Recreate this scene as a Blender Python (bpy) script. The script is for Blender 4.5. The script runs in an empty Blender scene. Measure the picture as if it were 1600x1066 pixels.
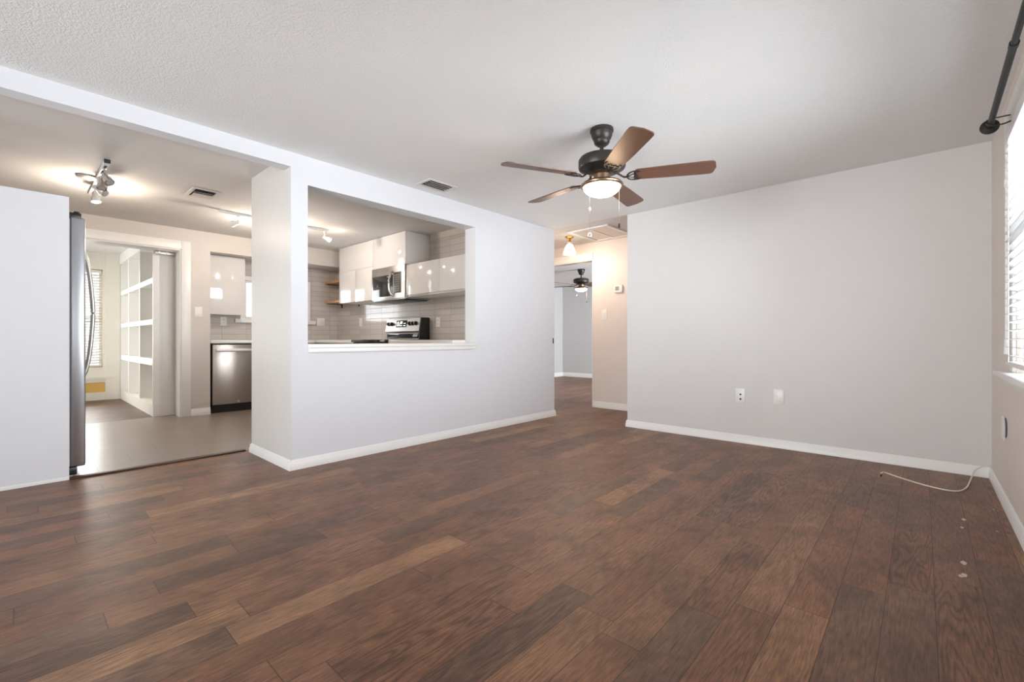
import bpy, bmesh, math, random
from mathutils import Vector, Matrix
random.seed(7)
PI = math.pi
S = bpy.context.scene
COL = S.collection

# ------------------------------------------------------------------ camera
EYE = 0.93
cam_d = bpy.data.cameras.new('camera'); cam = bpy.data.objects.new('camera', cam_d); COL.objects.link(cam)
cam_d.sensor_width = 36.0; cam_d.lens = 36.0 * 706.0 / 1600.0
cam_d.shift_y = -2.5 / 1600.0; cam_d.clip_start = 0.02
cam.location = (0, 0, EYE); cam.rotation_euler = (PI / 2, 0, math.radians(42.23))
S.camera = cam
# ------------------------------------------------------------------ world, daylight, exposure
S.view_settings.view_transform = 'Standard'; S.view_settings.look = 'None'
S.view_settings.gamma = 1.0; S.view_settings.use_curve_mapping = False
S.view_settings.exposure = 0.03
S.cycles.max_bounces = 16; S.cycles.diffuse_bounces = 8; S.cycles.glossy_bounces = 6
S.cycles.transparent_max_bounces = 16; S.cycles.sample_clamp_indirect = 6.0
W = bpy.data.worlds.new('sky'); S.world = W; W.use_nodes = True
W.node_tree.nodes['Background'].inputs[0].default_value = (0.94, 0.97, 1.0, 1)
W.node_tree.nodes['Background'].inputs[1].default_value = 1.5

def area(name, loc, rot, sx, sy, power, color=(1, 1, 1), spread=180):
    l = bpy.data.lights.new(name, 'AREA'); l.shape = 'RECTANGLE'; l.size = sx; l.size_y = sy
    l.energy = power; l.color = color; l.spread = math.radians(spread)
    o = bpy.data.objects.new(name, l); COL.objects.link(o); o.location = loc; o.rotation_euler = rot
    return o
DAY = (0.90, 0.95, 1.0)
# daylight standing outside each window / glass door
def aim(name, loc, to, sx, sy, power, color=DAY):
    d = Vector(to) - Vector(loc); o = area(name, loc, d.to_track_quat('-Z', 'Z').to_euler(), sx, sy, power, color); return o
area('daylight_garden_door', (-2.0, -3.25, 1.15), (PI / 2, 0, 0), 2.6, 1.95, 100, DAY)           # behind the camera, faces +Y
aim('door_up_fill', (-2.0, -9.5, 0.15), (-1.8, 3.0, 1.8), 7.0, 4.0, 800, (1.0, 0.98, 0.95))     # added fill, aimed up through the glass door to lift the ceiling
area('daylight_side_window', (0.62, -0.75, 1.35), (0, PI / 2, 0), 1.3, 1.8, 4, DAY)            # right wall behind the camera, faces -X
aim('side_up_fill', (2.6, -0.75, 0.15), (-3.0, 0.6, 2.4), 1.6, 3.0, 5, (1.0, 0.98, 0.95))    # unseen fill added low outside the side window to brighten the ceiling
area('daylight_blind_window', (0.66, 2.4, 1.36), (0, PI / 2, 0), 1.3, 1.9, 175, DAY)            # right wall, behind the blinds
aim('blind_up_fill', (1.5, 2.4, 0.25), (-1.5, 2.6, 2.3), 1.6, 2.2, 30, (1.0, 0.98, 0.95))        # extra upward fill added behind the blinds for the ceiling
area('daylight_sink_window', (-7.42, 2.62, 1.48), (0, -PI / 2, 0), 0.45, 0.9, 9, DAY)          # kitchen, faces +X
area('daylight_back_window', (-9.68, 0.35, 1.25), (0, -PI / 2, 0), 1.5, 1.15, 85, (1, 0.99, 0.94))
area('daylight_back_door', (-8.0, -0.86, 1.1), (PI / 2, 0, 0), 1.2, 1.9, 36, (1, 0.99, 0.94))
area('daylight_bedroom_window', (-1.62, 7.6, 1.35), (0, PI / 2, 0), 1.2, 1.5, 270, (0.90, 0.95, 1.0))

# ------------------------------------------------------------------ node helpers
class N:
    def __init__(s, name):
        s.m = bpy.data.materials.new(name); s.m.use_nodes = True; s.t = s.m.node_tree
        s.b = s.t.nodes['Principled BSDF']; s.out = s.t.nodes['Material Output']
    def n(s, kind, **k):
        nd = s.t.nodes.new(kind)
        for a, v in k.items(): setattr(nd, a, v)
        return nd
    def put(s, sock, v):
        if hasattr(v, 'is_output'): s.t.links.new(v, sock)
        elif isinstance(v, (tuple, list)): sock.default_value = tuple(v) + ((1,) if len(v) == 3 and len(sock.default_value) == 4 else ())
        else: sock.default_value = v
    def ma(s, op, a, b=0.0, c=None, clamp=False):
        nd = s.n('ShaderNodeMath', operation=op, use_clamp=clamp); s.put(nd.inputs[0], a); s.put(nd.inputs[1], b)
        if c is not None: s.put(nd.inputs[2], c)
        return nd.outputs[0]
    def pos(s):
        g = s.n('ShaderNodeNewGeometry'); x = s.n('ShaderNodeSeparateXYZ'); s.t.links.new(g.outputs['Position'], x.inputs[0])
        return g.outputs['Position'], x.outputs[0], x.outputs[1], x.outputs[2]
    def xyz(s, x, y, z=0.0):
        c = s.n('ShaderNodeCombineXYZ'); s.put(c.inputs[0], x); s.put(c.inputs[1], y); s.put(c.inputs[2], z); return c.outputs[0]
    def noise(s, v, scale, detail=2.0, rough=0.5, dist=0.0):
        nd = s.n('ShaderNodeTexNoise'); s.put(nd.inputs['Vector'], v); nd.inputs['Scale'].default_value = scale
        nd.inputs['Detail'].default_value = detail; nd.inputs['Roughness'].default_value = rough
        nd.inputs['Distortion'].default_value = dist
        return nd.outputs['Fac']
    def white(s, v):
        nd = s.n('ShaderNodeTexWhiteNoise', noise_dimensions='2D'); s.put(nd.inputs['Vector'], v); return nd.outputs['Value']
    def ramp(s, f, stops):
        nd = s.n('ShaderNodeValToRGB'); s.put(nd.inputs[0], f); e = nd.color_ramp.elements
        while len(e) < len(stops): e.new(0.5)
        for i, (p, c) in enumerate(stops): e[i].position = p; e[i].color = (*c, 1)
        return nd.outputs[0]
    def mix(s, f, a, b, mode='MIX'):
        nd = s.n('ShaderNodeMix', data_type='RGBA', blend_type=mode)
        s.put(nd.inputs[0], f); s.put(nd.inputs[6], a); s.put(nd.inputs[7], b); return nd.outputs[2]
    def bump(s, h, strength=0.2, dist=0.01):
        nd = s.n('ShaderNodeBump'); nd.inputs['Strength'].default_value = strength; nd.inputs['Distance'].default_value = dist
        s.put(nd.inputs['Height'], h); s.t.links.new(nd.outputs[0], s.b.inputs['Normal'])
    def set(s, color=None, rough=None, metal=None, coat=None, spec=None):
        if color is not None: s.put(s.b.inputs['Base Color'], color)
        if rough is not None: s.put(s.b.inputs['Roughness'], rough)
        if metal is not None: s.b.inputs['Metallic'].default_value = metal
        if coat is not None: s.b.inputs['Coat Weight'].default_value = coat; s.b.inputs['Coat Roughness'].default_value = 0.03
        if spec is not None: s.b.inputs['Specular IOR Level'].default_value = spec
        return s.m

def plain(name, c, rough=0.5, metal=0.0, coat=None, var=0.04, sc=9.0, bump=0.0, bscale=160.0, spec=None):
    k = N(name); p = k.pos()[0]
    f = k.noise(p, sc, 3)
    k.set(k.mix(f, tuple(v * (1 - var) for v in c), tuple(min(1, v * (1 + var)) for v in c)), rough, metal, coat, spec)
    if bump: k.bump(k.noise(p, bscale, 2), bump, 0.004)
    return k.m

def glow(name, c, strength, base=(0.9, 0.88, 0.84)):
    k = N(name); k.set(base, 0.35)
    k.b.inputs['Emission Color'].default_value = (*c, 1); k.b.inputs['Emission Strength'].default_value = strength
    return k.m

def popcorn():
    k = N('popcorn_ceiling'); p = k.pos()[0]
    h = k.ma('ADD', k.ma('MULTIPLY', k.noise(p, 85, 3, 0.6), 1.0), k.ma('MULTIPLY', k.noise(p, 240, 2, 0.6), 0.5))
    k.set(k.mix(k.noise(p, 1.4, 2), (0.825, 0.835, 0.835), (0.865, 0.875, 0.875)), 0.9); k.bump(h, 0.6, 0.008)
    return k.m

def wood_floor(name, tone=1.0):
    k = N(name); p, x, y, z = k.pos(); PW = 0.131
    xr = k.ma('DIVIDE', k.ma('ADD', x, 20.009), PW); row = k.ma('FLOOR', xr); fx = k.ma('FRACT', xr)
    r1 = k.white(k.xyz(row, 3.7)); r2 = k.white(k.xyz(row, 11.3))
    L = k.ma('ADD', 0.62, k.ma('MULTIPLY', r2, 0.55))
    yr = k.ma('ADD', k.ma('DIVIDE', k.ma('ADD', y, 20.0), L), k.ma('MULTIPLY', r1, 9.0))
    idx = k.ma('FLOOR', yr); fy = k.ma('FRACT', yr)
    t1 = k.white(k.xyz(row, idx)); t2 = k.white(k.xyz(k.ma('ADD', row, 0.5), k.ma('ADD', idx, 7.3)))
    # grain coordinates shift from board to board
    gx = k.ma('ADD', x, k.ma('MULTIPLY', t1, 31.0)); gy = k.ma('ADD', k.ma('MULTIPLY', y, 0.115), k.ma('MULTIPLY', t2, 17.0))
    gv = k.xyz(gx, gy)
    big = k.noise(k.xyz(gx, k.ma('MULTIPLY', gy, 0.9)), 8.5, 2, 0.5, 0.25)
    rings = k.ma('ADD', k.ma('MULTIPLY', k.ma('SINE', k.ma('MULTIPLY', big, 120.0)), 0.5), 0.5)
    rings = k.ma('POWER', rings, 2.2)
    fine = k.noise(k.xyz(gx, k.ma('MULTIPLY', gy, 0.55)), 190, 4, 0.72)
    mott = k.noise(k.xyz(x, k.ma('MULTIPLY', y, 0.6)), 5.5, 4, 0.62, 0.5)
    base = k.ramp(t1, [(0.0, (0.150, 0.080, 0.053)), (0.12, (0.180, 0.108, 0.074)), (0.4, (0.215, 0.108, 0.066)),
                       (0.7, (0.238, 0.122, 0.074)), (0.9, (0.262, 0.142, 0.086)), (1.0, (0.330, 0.188, 0.112))])
    base = k.mix(k.ma('MULTIPLY', k.ma('SUBTRACT', mott, 0.36, clamp=True), 2.6, clamp=True), k.mix(1.0, base, (0.55, 0.54, 0.55), 'MULTIPLY'), base)
    c = k.mix(k.ma('MULTIPLY', rings, k.ma('ADD', 0.13, k.ma('MULTIPLY', k.ma('POWER', t2, 2.0), 0.60))), base, k.mix(1.0, base, (0.42, 0.38, 0.36), 'MULTIPLY'))
    c = k.mix(k.ma('MULTIPLY', k.ma('SUBTRACT', fine, 0.44, clamp=True), 3.2, clamp=True), c, k.mix(1.0, c, (2.0, 1.82, 1.62), 'MULTIPLY'))
    c = k.mix(k.ma('MULTIPLY', k.ma('SUBTRACT', 0.43, fine, clamp=True), 5.0, clamp=True), c, k.mix(1.0, c, (0.38, 0.34, 0.31), 'MULTIPLY'))
    c = k.mix(1.0, c, (1.0, 0.97, 0.90), 'MULTIPLY')
    ex = k.ma('MINIMUM', fx, k.ma('SUBTRACT', 1.0, fx)); ey = k.ma('MULTIPLY', k.ma('MINIMUM', fy, k.ma('SUBTRACT', 1.0, fy)), L)
    seam = k.ma('MAXIMUM', k.ma('LESS_THAN', ex, 0.0095), k.ma('LESS_THAN', ey, 0.0014))
    c = k.mix(k.ma('MULTIPLY', seam, 0.72), c, (0.022, 0.013, 0.009))
    # dried paint drips near the window wall
    spots = None
    for (sx, sy, sr) in ((0.128, 2.655, 0.016), (0.123, 2.52, 0.013), (0.112, 2.50, 0.010), (0.159, 3.295, 0.013), (0.146, 3.15, 0.010), (0.27, 3.2, 0.006), (0.29, 3.6, 0.006)):
        d = k.ma('SQRT', k.ma('ADD', k.ma('POWER', k.ma('SUBTRACT', x, sx), 2.0), k.ma('POWER', k.ma('MULTIPLY', k.ma('SUBTRACT', y, sy), 0.45), 2.0)))
        d = k.ma('ADD', d, k.ma('MULTIPLY', k.ma('SUBTRACT', k.noise(p, 120, 2), 0.5), 0.012))
        q = k.ma('LESS_THAN', d, sr * 0.62); spots = q if spots is None else k.ma('MAXIMUM', spots, q)
    c = k.mix(k.ma('MULTIPLY', spots, 0.75), c, (0.75, 0.66, 0.58))
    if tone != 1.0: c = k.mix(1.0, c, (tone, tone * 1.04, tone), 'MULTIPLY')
    k.set(c, k.ma('ADD', 0.34, k.ma('MULTIPLY', k.noise(gv, 60, 3), 0.16)), spec=0.36)
    k.bump(k.ma('SUBTRACT', k.ma('ADD', k.ma('MULTIPLY', fine, 0.35), k.ma('MULTIPLY', mott, 0.3)), k.ma('MULTIPLY', seam, 0.9)), 0.16, 0.004)
    return k.m

def floor_tile():
    k = N('kitchen_floor_tile'); p, x, y, z = k.pos(); TW, TL = 0.305, 0.61
    xr = k.ma('DIVIDE', k.ma('ADD', x, 20.0), TW); row = k.ma('FLOOR', xr); fx = k.ma('FRACT', xr)
    yr = k.ma('DIVIDE', k.ma('ADD', k.ma('ADD', y, 20.0), k.ma('MULTIPLY', row, 0.21)), TL); idx = k.ma('FLOOR', yr); fy = k.ma('FRACT', yr)
    ex = k.ma('MULTIPLY', k.ma('MINIMUM', fx, k.ma('SUBTRACT', 1.0, fx)), TW); ey = k.ma('MULTIPLY', k.ma('MINIMUM', fy, k.ma('SUBTRACT', 1.0, fy)), TL)
    seam = k.ma('LESS_THAN', k.ma('MINIMUM', ex, ey), 0.0022)
    v = k.noise(k.xyz(k.ma('MULTIPLY', x, 5.0), y), 3.0, 4, 0.6)
    c = k.mix(v, (0.26, 0.21, 0.172), (0.335, 0.28, 0.235)); c = k.mix(k.ma('MULTIPLY', k.white(k.xyz(row, idx)), 0.25), c, (0.23, 0.19, 0.158))
    c = k.mix(seam, c, (0.17, 0.135, 0.11))
    k.set(c, 0.30); k.bump(k.ma('SUBTRACT', k.ma('MULTIPLY', v, 0.2), seam), 0.1, 0.003)
    return k.m

def wall_tile(name, axis):
    k = N(name); p, x, y, z = k.pos(); u = x if axis == 'x' else y; TW, TH = 0.305, 0.0765
    ur = k.ma('DIVIDE', k.ma('ADD', u, 20.0 + (0.10 if axis == 'x' else 0.05)), TW); zr = k.ma('DIVIDE', k.ma('SUBTRACT', z, 0.925), TH)
    fu = k.ma('FRACT', ur); fz = k.ma('FRACT', zr)
    eu = k.ma('MULTIPLY', k.ma('MINIMUM', fu, k.ma('SUBTRACT', 1.0, fu)), TW); ez = k.ma('MULTIPLY', k.ma('MINIMUM', fz, k.ma('SUBTRACT', 1.0, fz)), TH)
    e = k.ma('MINIMUM', eu, ez); seam = k.ma('LESS_THAN', e, 0.0022)
    t = k.white(k.xyz(k.ma('FLOOR', ur), k.ma('FLOOR', zr)))
    c = k.mix(t, (0.56, 0.525, 0.50), (0.64, 0.60, 0.57)); c = k.mix(seam, c, (0.33, 0.30, 0.28))
    k.set(c, k.ma('ADD', 0.10, k.ma('MULTIPLY', seam, 0.6)))
    t2 = k.white(k.xyz(k.ma('ADD', k.ma('FLOOR', ur), 0.37), k.ma('FLOOR', zr)))
    lean = k.ma('ADD', k.ma('MULTIPLY', k.ma('SUBTRACT', t, 0.5), k.ma('MULTIPLY', fu, 1.6)), k.ma('MULTIPLY', k.ma('SUBTRACT', t2, 0.5), k.ma('MULTIPLY', fz, 0.7)))
    hgt = k.ma('ADD', lean, k.ma('MULTIPLY', k.ma('MINIMUM', e, 0.006), 60.0))
    hgt = k.ma('ADD', hgt, k.ma('MULTIPLY', k.noise(p, 9, 2), 0.35))
    k.bump(hgt, 0.16, 0.004)
    return k.m

def steel(name, c=(0.50, 0.49, 0.48), rough=0.27, axis=2):
    k = N(name); p, x, y, z = k.pos(); s = [x, y, z]; s[axis] = k.ma('MULTIPLY', s[axis], 0.02)
    f = k.noise(k.xyz(*s), 700, 2)
    if 'dishwasher' in name: k.b.inputs['Anisotropic'].default_value = 0.8; k.b.inputs['Anisotropic Rotation'].default_value = 0.25
    k.set(k.mix(f, tuple(v * 0.97 for v in c), tuple(v * 1.03 for v in c)), k.ma('ADD', rough - 0.04, k.ma('MULTIPLY', f, 0.05)), 1.0)
    return k.m

def grained(name, a, b, axis=0, rough=0.45):
    k = N(name); tc = k.n('ShaderNodeTexCoord'); x = k.n('ShaderNodeSeparateXYZ'); k.t.links.new(tc.outputs['Object'], x.inputs[0])
    s = [x.outputs[0], x.outputs[1], x.outputs[2]]; s[axis] = k.ma('MULTIPLY', s[axis], 0.06)
    f = k.noise(k.xyz(*s), 130, 4, 0.65); k.set(k.mix(f, a, b), rough); return k.m

def glass_pane():
    k = N('window_glass'); tr = k.n('ShaderNodeBsdfTransparent'); gl = k.n('ShaderNodeBsdfGlossy'); gl.inputs['Roughness'].default_value = 0.02
    fr = k.n('ShaderNodeFresnel'); fr.inputs[0].default_value = 1.45; mx = k.n('ShaderNodeMixShader')
    k.t.links.new(fr.outputs[0], mx.inputs[0]); k.t.links.new(tr.outputs[0], mx.inputs[1]); k.t.links.new(gl.outputs[0], mx.inputs[2])
    k.t.links.new(mx.outputs[0], k.out.inputs[0]); return k.m

def slat_mat():
    k = N('blind_slat'); k.set((0.66, 0.66, 0.655), 0.4)
    tl = k.n('ShaderNodeBsdfTranslucent'); tl.inputs[0].default_value = (0.85, 0.85, 0.83, 1); mx = k.n('ShaderNodeMixShader'); mx.inputs[0].default_value = 0.06
    k.t.links.new(k.b.outputs[0], mx.inputs[1]); k.t.links.new(tl.outputs[0], mx.inputs[2]); k.t.links.new(mx.outputs[0], k.out.inputs[0]); return k.m

M = dict(
    white=plain('white_wall_paint', (0.735, 0.75, 0.785), 0.55, bump=0.05, bscale=260, var=0.015),
    grey=plain('grey_wall_paint', (0.66, 0.65, 0.645), 0.42, bump=0.10, bscale=200, var=0.02),
    window_wall=plain('lightened_wall_paint', (0.75, 0.685, 0.63), 0.5, bump=0.08, bscale=200, var=0.02),  # grey wall paint lightened to make up for the weak light on this wall
    greige=plain('greige_wall_paint', (0.63, 0.585, 0.55), 0.5, bump=0.05, bscale=220, var=0.015),
    column=plain('satin_wall_paint', (0.66, 0.65, 0.635), 0.42, bump=0.05, bscale=60, var=0.02),
    hall=plain('hall_wall_paint', (0.76, 0.69, 0.645), 0.5, bump=0.05, bscale=220, var=0.015),
    bedroom=plain('bedroom_wall_paint', (0.58, 0.58, 0.585), 0.6, bump=0.05, var=0.015),
    cream=plain('cream_paint', (0.80, 0.775, 0.70), 0.5, var=0.015),
    yellow=plain('yellow_paint', (0.72, 0.47, 0.13), 0.5, var=0.03),
    trim=plain('white_trim_paint', (0.84, 0.835, 0.82), 0.35, var=0.015),
    popcorn=popcorn(),
    smooth=plain('smooth_ceiling', (0.72, 0.705, 0.69), 0.85, bump=0.12, bscale=90, var=0.02),
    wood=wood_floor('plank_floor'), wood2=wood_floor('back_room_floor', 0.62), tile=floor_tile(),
    tx=wall_tile('glazed_tile', 'x'), ty=wall_tile('glazed_tile_side', 'y'),
    gloss=plain('gloss_white_laminate', (0.80, 0.785, 0.77), 0.10, coat=0.6, var=0.008),
    carcass=plain('white_laminate', (0.78, 0.77, 0.755), 0.4, var=0.01),
    counter=plain('white_quartz', (0.80, 0.78, 0.75), 0.18, var=0.04, sc=60),
    steel=steel('brushed_steel', (0.52, 0.505, 0.49), 0.26, 2), steelx=steel('brushed_steel_wide', (0.52, 0.50, 0.48), 0.30, 0), fridge=steel('fridge_steel', (0.50, 0.52, 0.56), 0.32, 2),
    steely=steel('dishwasher_steel', (0.50, 0.46, 0.43), 0.30, 1),
    bar=plain('satin_bar_metal', (0.80, 0.77, 0.74), 0.5, 0.7, var=0.02),
    chrome=plain('polished_chrome', (0.72, 0.71, 0.70), 0.12, 1.0, var=0.02),
    nickel=plain('satin_nickel', (0.62, 0.60, 0.57), 0.3, 1.0, var=0.03),
    brass=plain('polished_brass', (0.78, 0.50, 0.20), 0.2, 1.0, var=0.03),
    black=plain('black_plastic', (0.012, 0.012, 0.012), 0.35, var=0.1), blackglass=plain('black_glass', (0.010, 0.010, 0.011), 0.05, var=0.05),
    bronze=plain('oil_rubbed_bronze', (0.045, 0.040, 0.036), 0.42, 0.6, var=0.1), iron=plain('black_iron', (0.02, 0.019, 0.018), 0.45, 0.4, var=0.1),
    bronze2=plain('antique_bronze', (0.22, 0.15, 0.095), 0.35, 0.9, var=0.08),
    blade=grained('walnut_blade', (0.095, 0.042, 0.026), (0.155, 0.075, 0.047), 0, 0.42),
    oak=grained('oiled_wood', (0.42, 0.20, 0.075), (0.58, 0.30, 0.12), 0, 0.5),
    threshold=grained('dark_threshold_wood', (0.045, 0.020, 0.012), (0.085, 0.040, 0.024), 1, 0.45),
    plastic=plain('white_plastic', (0.84, 0.835, 0.825), 0.3, var=0.01), slot=plain('dark_slot', (0.03, 0.028, 0.026), 0.6, var=0.05),
    duct=plain('dark_duct', (0.035, 0.030, 0.027), 0.7, var=0.1), ventw=plain('vent_enamel', (0.72, 0.70, 0.67), 0.4, var=0.02), ventg=plain('vent_slat_enamel', (0.62, 0.60, 0.57), 0.45, var=0.03),
    cable=plain('cream_cable_jacket', (0.78, 0.72, 0.64), 0.4, var=0.02),
    slat=slat_mat(), pane=glass_pane(),
    bowl=glow('lit_fan_bowl', (1.0, 0.80, 0.55), 5.0), shade=glow('lit_glass_shade', (1.0, 0.84, 0.62), 7.0), bulb=glow('lit_bulb', (1.0, 0.86, 0.70), 14.0), dim=plain('unlit_bulb_glass', (0.55, 0.54, 0.52), 0.15, 0.3),
    lcd=plain('grey_display', (0.30, 0.31, 0.29), 0.2), led=glow('lit_digits', (0.85, 1.0, 0.85), 1.6),
    mwindow=plain('smoked_glass', (0.020, 0.020, 0.022), 0.06, var=0.05), sprayer=plain('speckled_grille', (0.06, 0.05, 0.042), 0.4, 0.4),
)

# ------------------------------------------------------------------ mesh helpers
class MB:
    def __init__(s): s.bm = bmesh.new()
    def box(s, x0, x1, y0, y1, z0, z1, bev=0.0, seg=2, mat=None):
        r = bmesh.ops.create_cube(s.bm, size=1.0); vs = r['verts']
        for v in vs: v.co = Vector(((x0 + x1) / 2 + v.co.x * (x1 - x0), (y0 + y1) / 2 + v.co.y * (y1 - y0), (z0 + z1) / 2 + v.co.z * (z1 - z0)))
        if bev > 0:
            es = list({e for v in vs for e in v.link_edges})
            b = bmesh.ops.bevel(s.bm, geom=es, offset=bev, segments=seg, affect='EDGES', profile=0.5); vs = list({v for f in b['faces'] for v in f.verts} | {v for v in vs if v.is_valid})
        if mat is not None: bmesh.ops.transform(s.bm, matrix=mat, verts=[v for v in vs if v.is_valid])
        return s
    def cyl(s, a, b, r0, r1=None, seg=20):
        a, b = Vector(a), Vector(b); d = b - a; r1 = r0 if r1 is None else r1
        mt = Matrix.Translation((a + b) / 2) @ d.to_track_quat('Z', 'Y').to_matrix().to_4x4()
        bmesh.ops.create_cone(s.bm, cap_ends=True, segments=seg, radius1=r0, radius2=r1, depth=d.length, matrix=mt); return s
    def lathe(s, prof, c=(0, 0, 0), seg=40, mat=None):
        c = Vector(c); rings = []
        for (r, z) in prof:
            if r < 1e-6: rings.append([s.bm.verts.new((0, 0, z))])
            else: rings.append([s.bm.verts.new((r * math.cos(2 * PI * i / seg), r * math.sin(2 * PI * i / seg), z)) for i in range(seg)])
        for p, q in zip(rings, rings[1:]):
            for i in range(seg):
                j = (i + 1) % seg
                if len(p) == 1 and len(q) == 1: continue
                f = [p[0], q[j], q[i]] if len(p) == 1 else ([p[i], p[j], q[0]] if len(q) == 1 else [p[i], p[j], q[j], q[i]])
                s.bm.faces.new(f)
        vs = [v for r in rings for v in r]
        bmesh.ops.transform(s.bm, matrix=Matrix.Translation(c) @ (mat or Matrix()), verts=vs); return s
    def tube(s, pts, r, seg=10, flat=1.0):
        pts = [Vector(p) for p in pts]; rings = []; up = Vector((0, 0, 1))
        for i, p in enumerate(pts):
            t = (pts[min(i + 1, len(pts) - 1)] - pts[max(i - 1, 0)]).normalized()
            a = t.cross(up); a = a if a.length > 1e-3 else t.cross(Vector((1, 0, 0))); a.normalize(); b = a.cross(t)
            rr = r[i] if isinstance(r, (list, tuple)) else r
            rings.append([s.bm.verts.new(p + a * rr * math.cos(2 * PI * k / seg) + b * rr * flat * math.sin(2 * PI * k / seg)) for k in range(seg)])
        for p, q in zip(rings, rings[1:]):
            for i in range(seg): j = (i + 1) % seg; s.bm.faces.new([p[i], p[j], q[j], q[i]])
        s.bm.faces.new(rings[0][::-1]); s.bm.faces.new(rings[-1]); return s
    def prism(s, outline, z0, z1, mat=None):
        lo = [s.bm.verts.new((x, y, z0)) for x, y in outline]; hi = [s.bm.verts.new((x, y, z1)) for x, y in outline]; n = len(lo)
        s.bm.faces.new(lo[::-1]); s.bm.faces.new(hi)
        for i in range(n): j = (i + 1) % n; s.bm.faces.new([lo[i], lo[j], hi[j], hi[i]])
        if mat is not None: bmesh.ops.transform(s.bm, matrix=mat, verts=lo + hi)
        return s
    def quad(s, *pts): s.bm.faces.new([s.bm.verts.new(p) for p in pts]); return s

def spline(pts, n=8):
    P = [Vector(p) for p in pts]; out = []
    for i in range(len(P) - 1):
        a, b, c, d = P[max(i - 1, 0)], P[i], P[i + 1], P[min(i + 2, len(P) - 1)]
        for k in range(n):
            t = k / n
            out.append(0.5 * ((2 * b) + (c - a) * t + (2 * a - 5 * b + 4 * c - d) * t * t + (3 * b - a - 3 * c + d) * t ** 3))
    out.append(P[-1]); return out

def wpos(o):
    v = Vector(o.location)
    while o.parent: o = o.parent; v += o.location
    return v
def obj(name, mb, mat, parent=None, local=False, smooth=True):
    me = bpy.data.meshes.new(name); bm = mb.bm; bmesh.ops.recalc_face_normals(bm, faces=bm.faces)
    o = bpy.data.objects.new(name, me); COL.objects.link(o)
    if parent is not None:
        o.parent = parent
        if not local: bmesh.ops.translate(bm, vec=-wpos(parent), verts=bm.verts)
    elif not local:
        xs = [v.co for v in bm.verts]; c = Vector(((min(v.x for v in xs) + max(v.x for v in xs)) / 2, (min(v.y for v in xs) + max(v.y for v in xs)) / 2, min(v.z for v in xs)))
        bmesh.ops.translate(bm, vec=-c, verts=bm.verts); o.location = c
    bm.to_mesh(me); bm.free(); me.materials.append(M[mat])
    if smooth:
        me.polygons.foreach_set('use_smooth', [True] * len(me.polygons))
        try: me.set_sharp_from_angle(angle=math.radians(35))
        except Exception: pass
    return o
def tag(o, label, cat, group=None):
    o['label'] = label; o['category'] = cat
    if group: o['group'] = group
    return o
def thing(name, label, cat, loc, group=None):
    o = bpy.data.objects.new(name, None); COL.objects.link(o); o.location = loc; o.empty_display_size = 0.1
    return tag(o, label, cat, group)
def struct(name, mb, mat, parent=None):
    o = obj(name, mb, mat, parent)
    if parent is None: o['kind'] = 'structure'
    return o
def B(*a, **k): return MB().box(*a, **k)

# ------------------------------------------------------------------ key measures
XL, XR, YB, H = -3.315, 0.345, 4.40, 2.26
XK, XT, YT, YS = -6.56, -7.10, 3.56, 1.319
YR = -3.0; XP = -4.187; YH = 5.36

# floors
struct('floor', B(-4.19, 0.5, YR - 0.1, YB + 0.05, -0.1, 0).box(-7.0, 0.5, YB + 0.05, 9.5, -0.1, 0), 'wood')
struct('floor_kitchen', B(-6.80, -4.19, -0.75, YT + 0.1, -0.1, 0.0).box(-7.2, -6.80, 1.6, YT + 0.1, -0.1, 0), 'tile')
struct('floor_back_room', B(-9.5, -6.80, -0.75, 1.5, -0.1, 0.0), 'wood2')
# ceilings
struct('ceiling', B(-3.42, 0.5, YR - 0.1, YB, H, H + 0.1), 'popcorn')
struct('ceiling_kitchen', B(-7.3, -3.42, YR - 0.1, YB, H, H + 0.1), 'smooth')
struct('ceiling_hall', B(-7.3, 0.5, YB, YH + 0.12, H + 0.008, H + 0.1), 'smooth')
struct('ceiling_bedroom', B(-7.0, -1.7, YH + 0.12, 9.6, H, H + 0.1), 'smooth')
struct('ceiling_back_room', B(-9.6, -6.82, -0.75, 1.6, 2.26, 2.36), 'trim')

# living room walls
w = MB()
w.box(-3.47, XL, YS, 1.438, 0, H).box(-3.47, XL, 3.108, 4.42, 0, H).box(-3.47, XL, 1.438, 3.108, 0, 0.84).box(-3.47, XL, 1.438, 3.108, 2.054, H)
struct('wall_left', w, 'white')
struct('wall_pier', B(-4.10, -3.3151, YS - 0.001, 1.438, 0, H), 'column')
struct('trim_1', B(-3.42, XL, YR, YS - 0.001, 2.157, H), 'white')     # dropped beam over the kitchen opening
struct('wall_back', B(-2.33, 0.5, YB, YB + 0.12, 0, H), 'grey')
w = MB()
w.box(XR, 0.47, 3.32, YB, 0, H).box(XR, 0.47, 1.45, 3.32, 0, 0.745).box(XR, 0.47, 1.45, 3.32, 1.99, H).box(XR, 0.47, 0.15, 1.45, 0, H)
w.box(XR, 0.47, -1.65, 0.15, 0, 0.75).box(XR, 0.47, -1.65, 0.15, 2.0, H).box(XR, 0.47, YR, -1.65, 0, H)
struct('wall_right', w, 'window_wall')
w = MB(); w.box(-4.3, -3.3, YR - 0.12, YR, 0, H).box(-0.7, 0.47, YR - 0.12, YR, 0, H).box(-3.3, -0.7, YR - 0.12, YR, 2.12, H)
struct('wall_front', w, 'grey')
struct('wall_side', B(-4.30, XP, YR, -0.62, 0, H), 'white')
struct('wall_alcove', B(XP - 0.022, XP, -0.62, 0.245, 0.0, 1.874), 'white')

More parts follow.
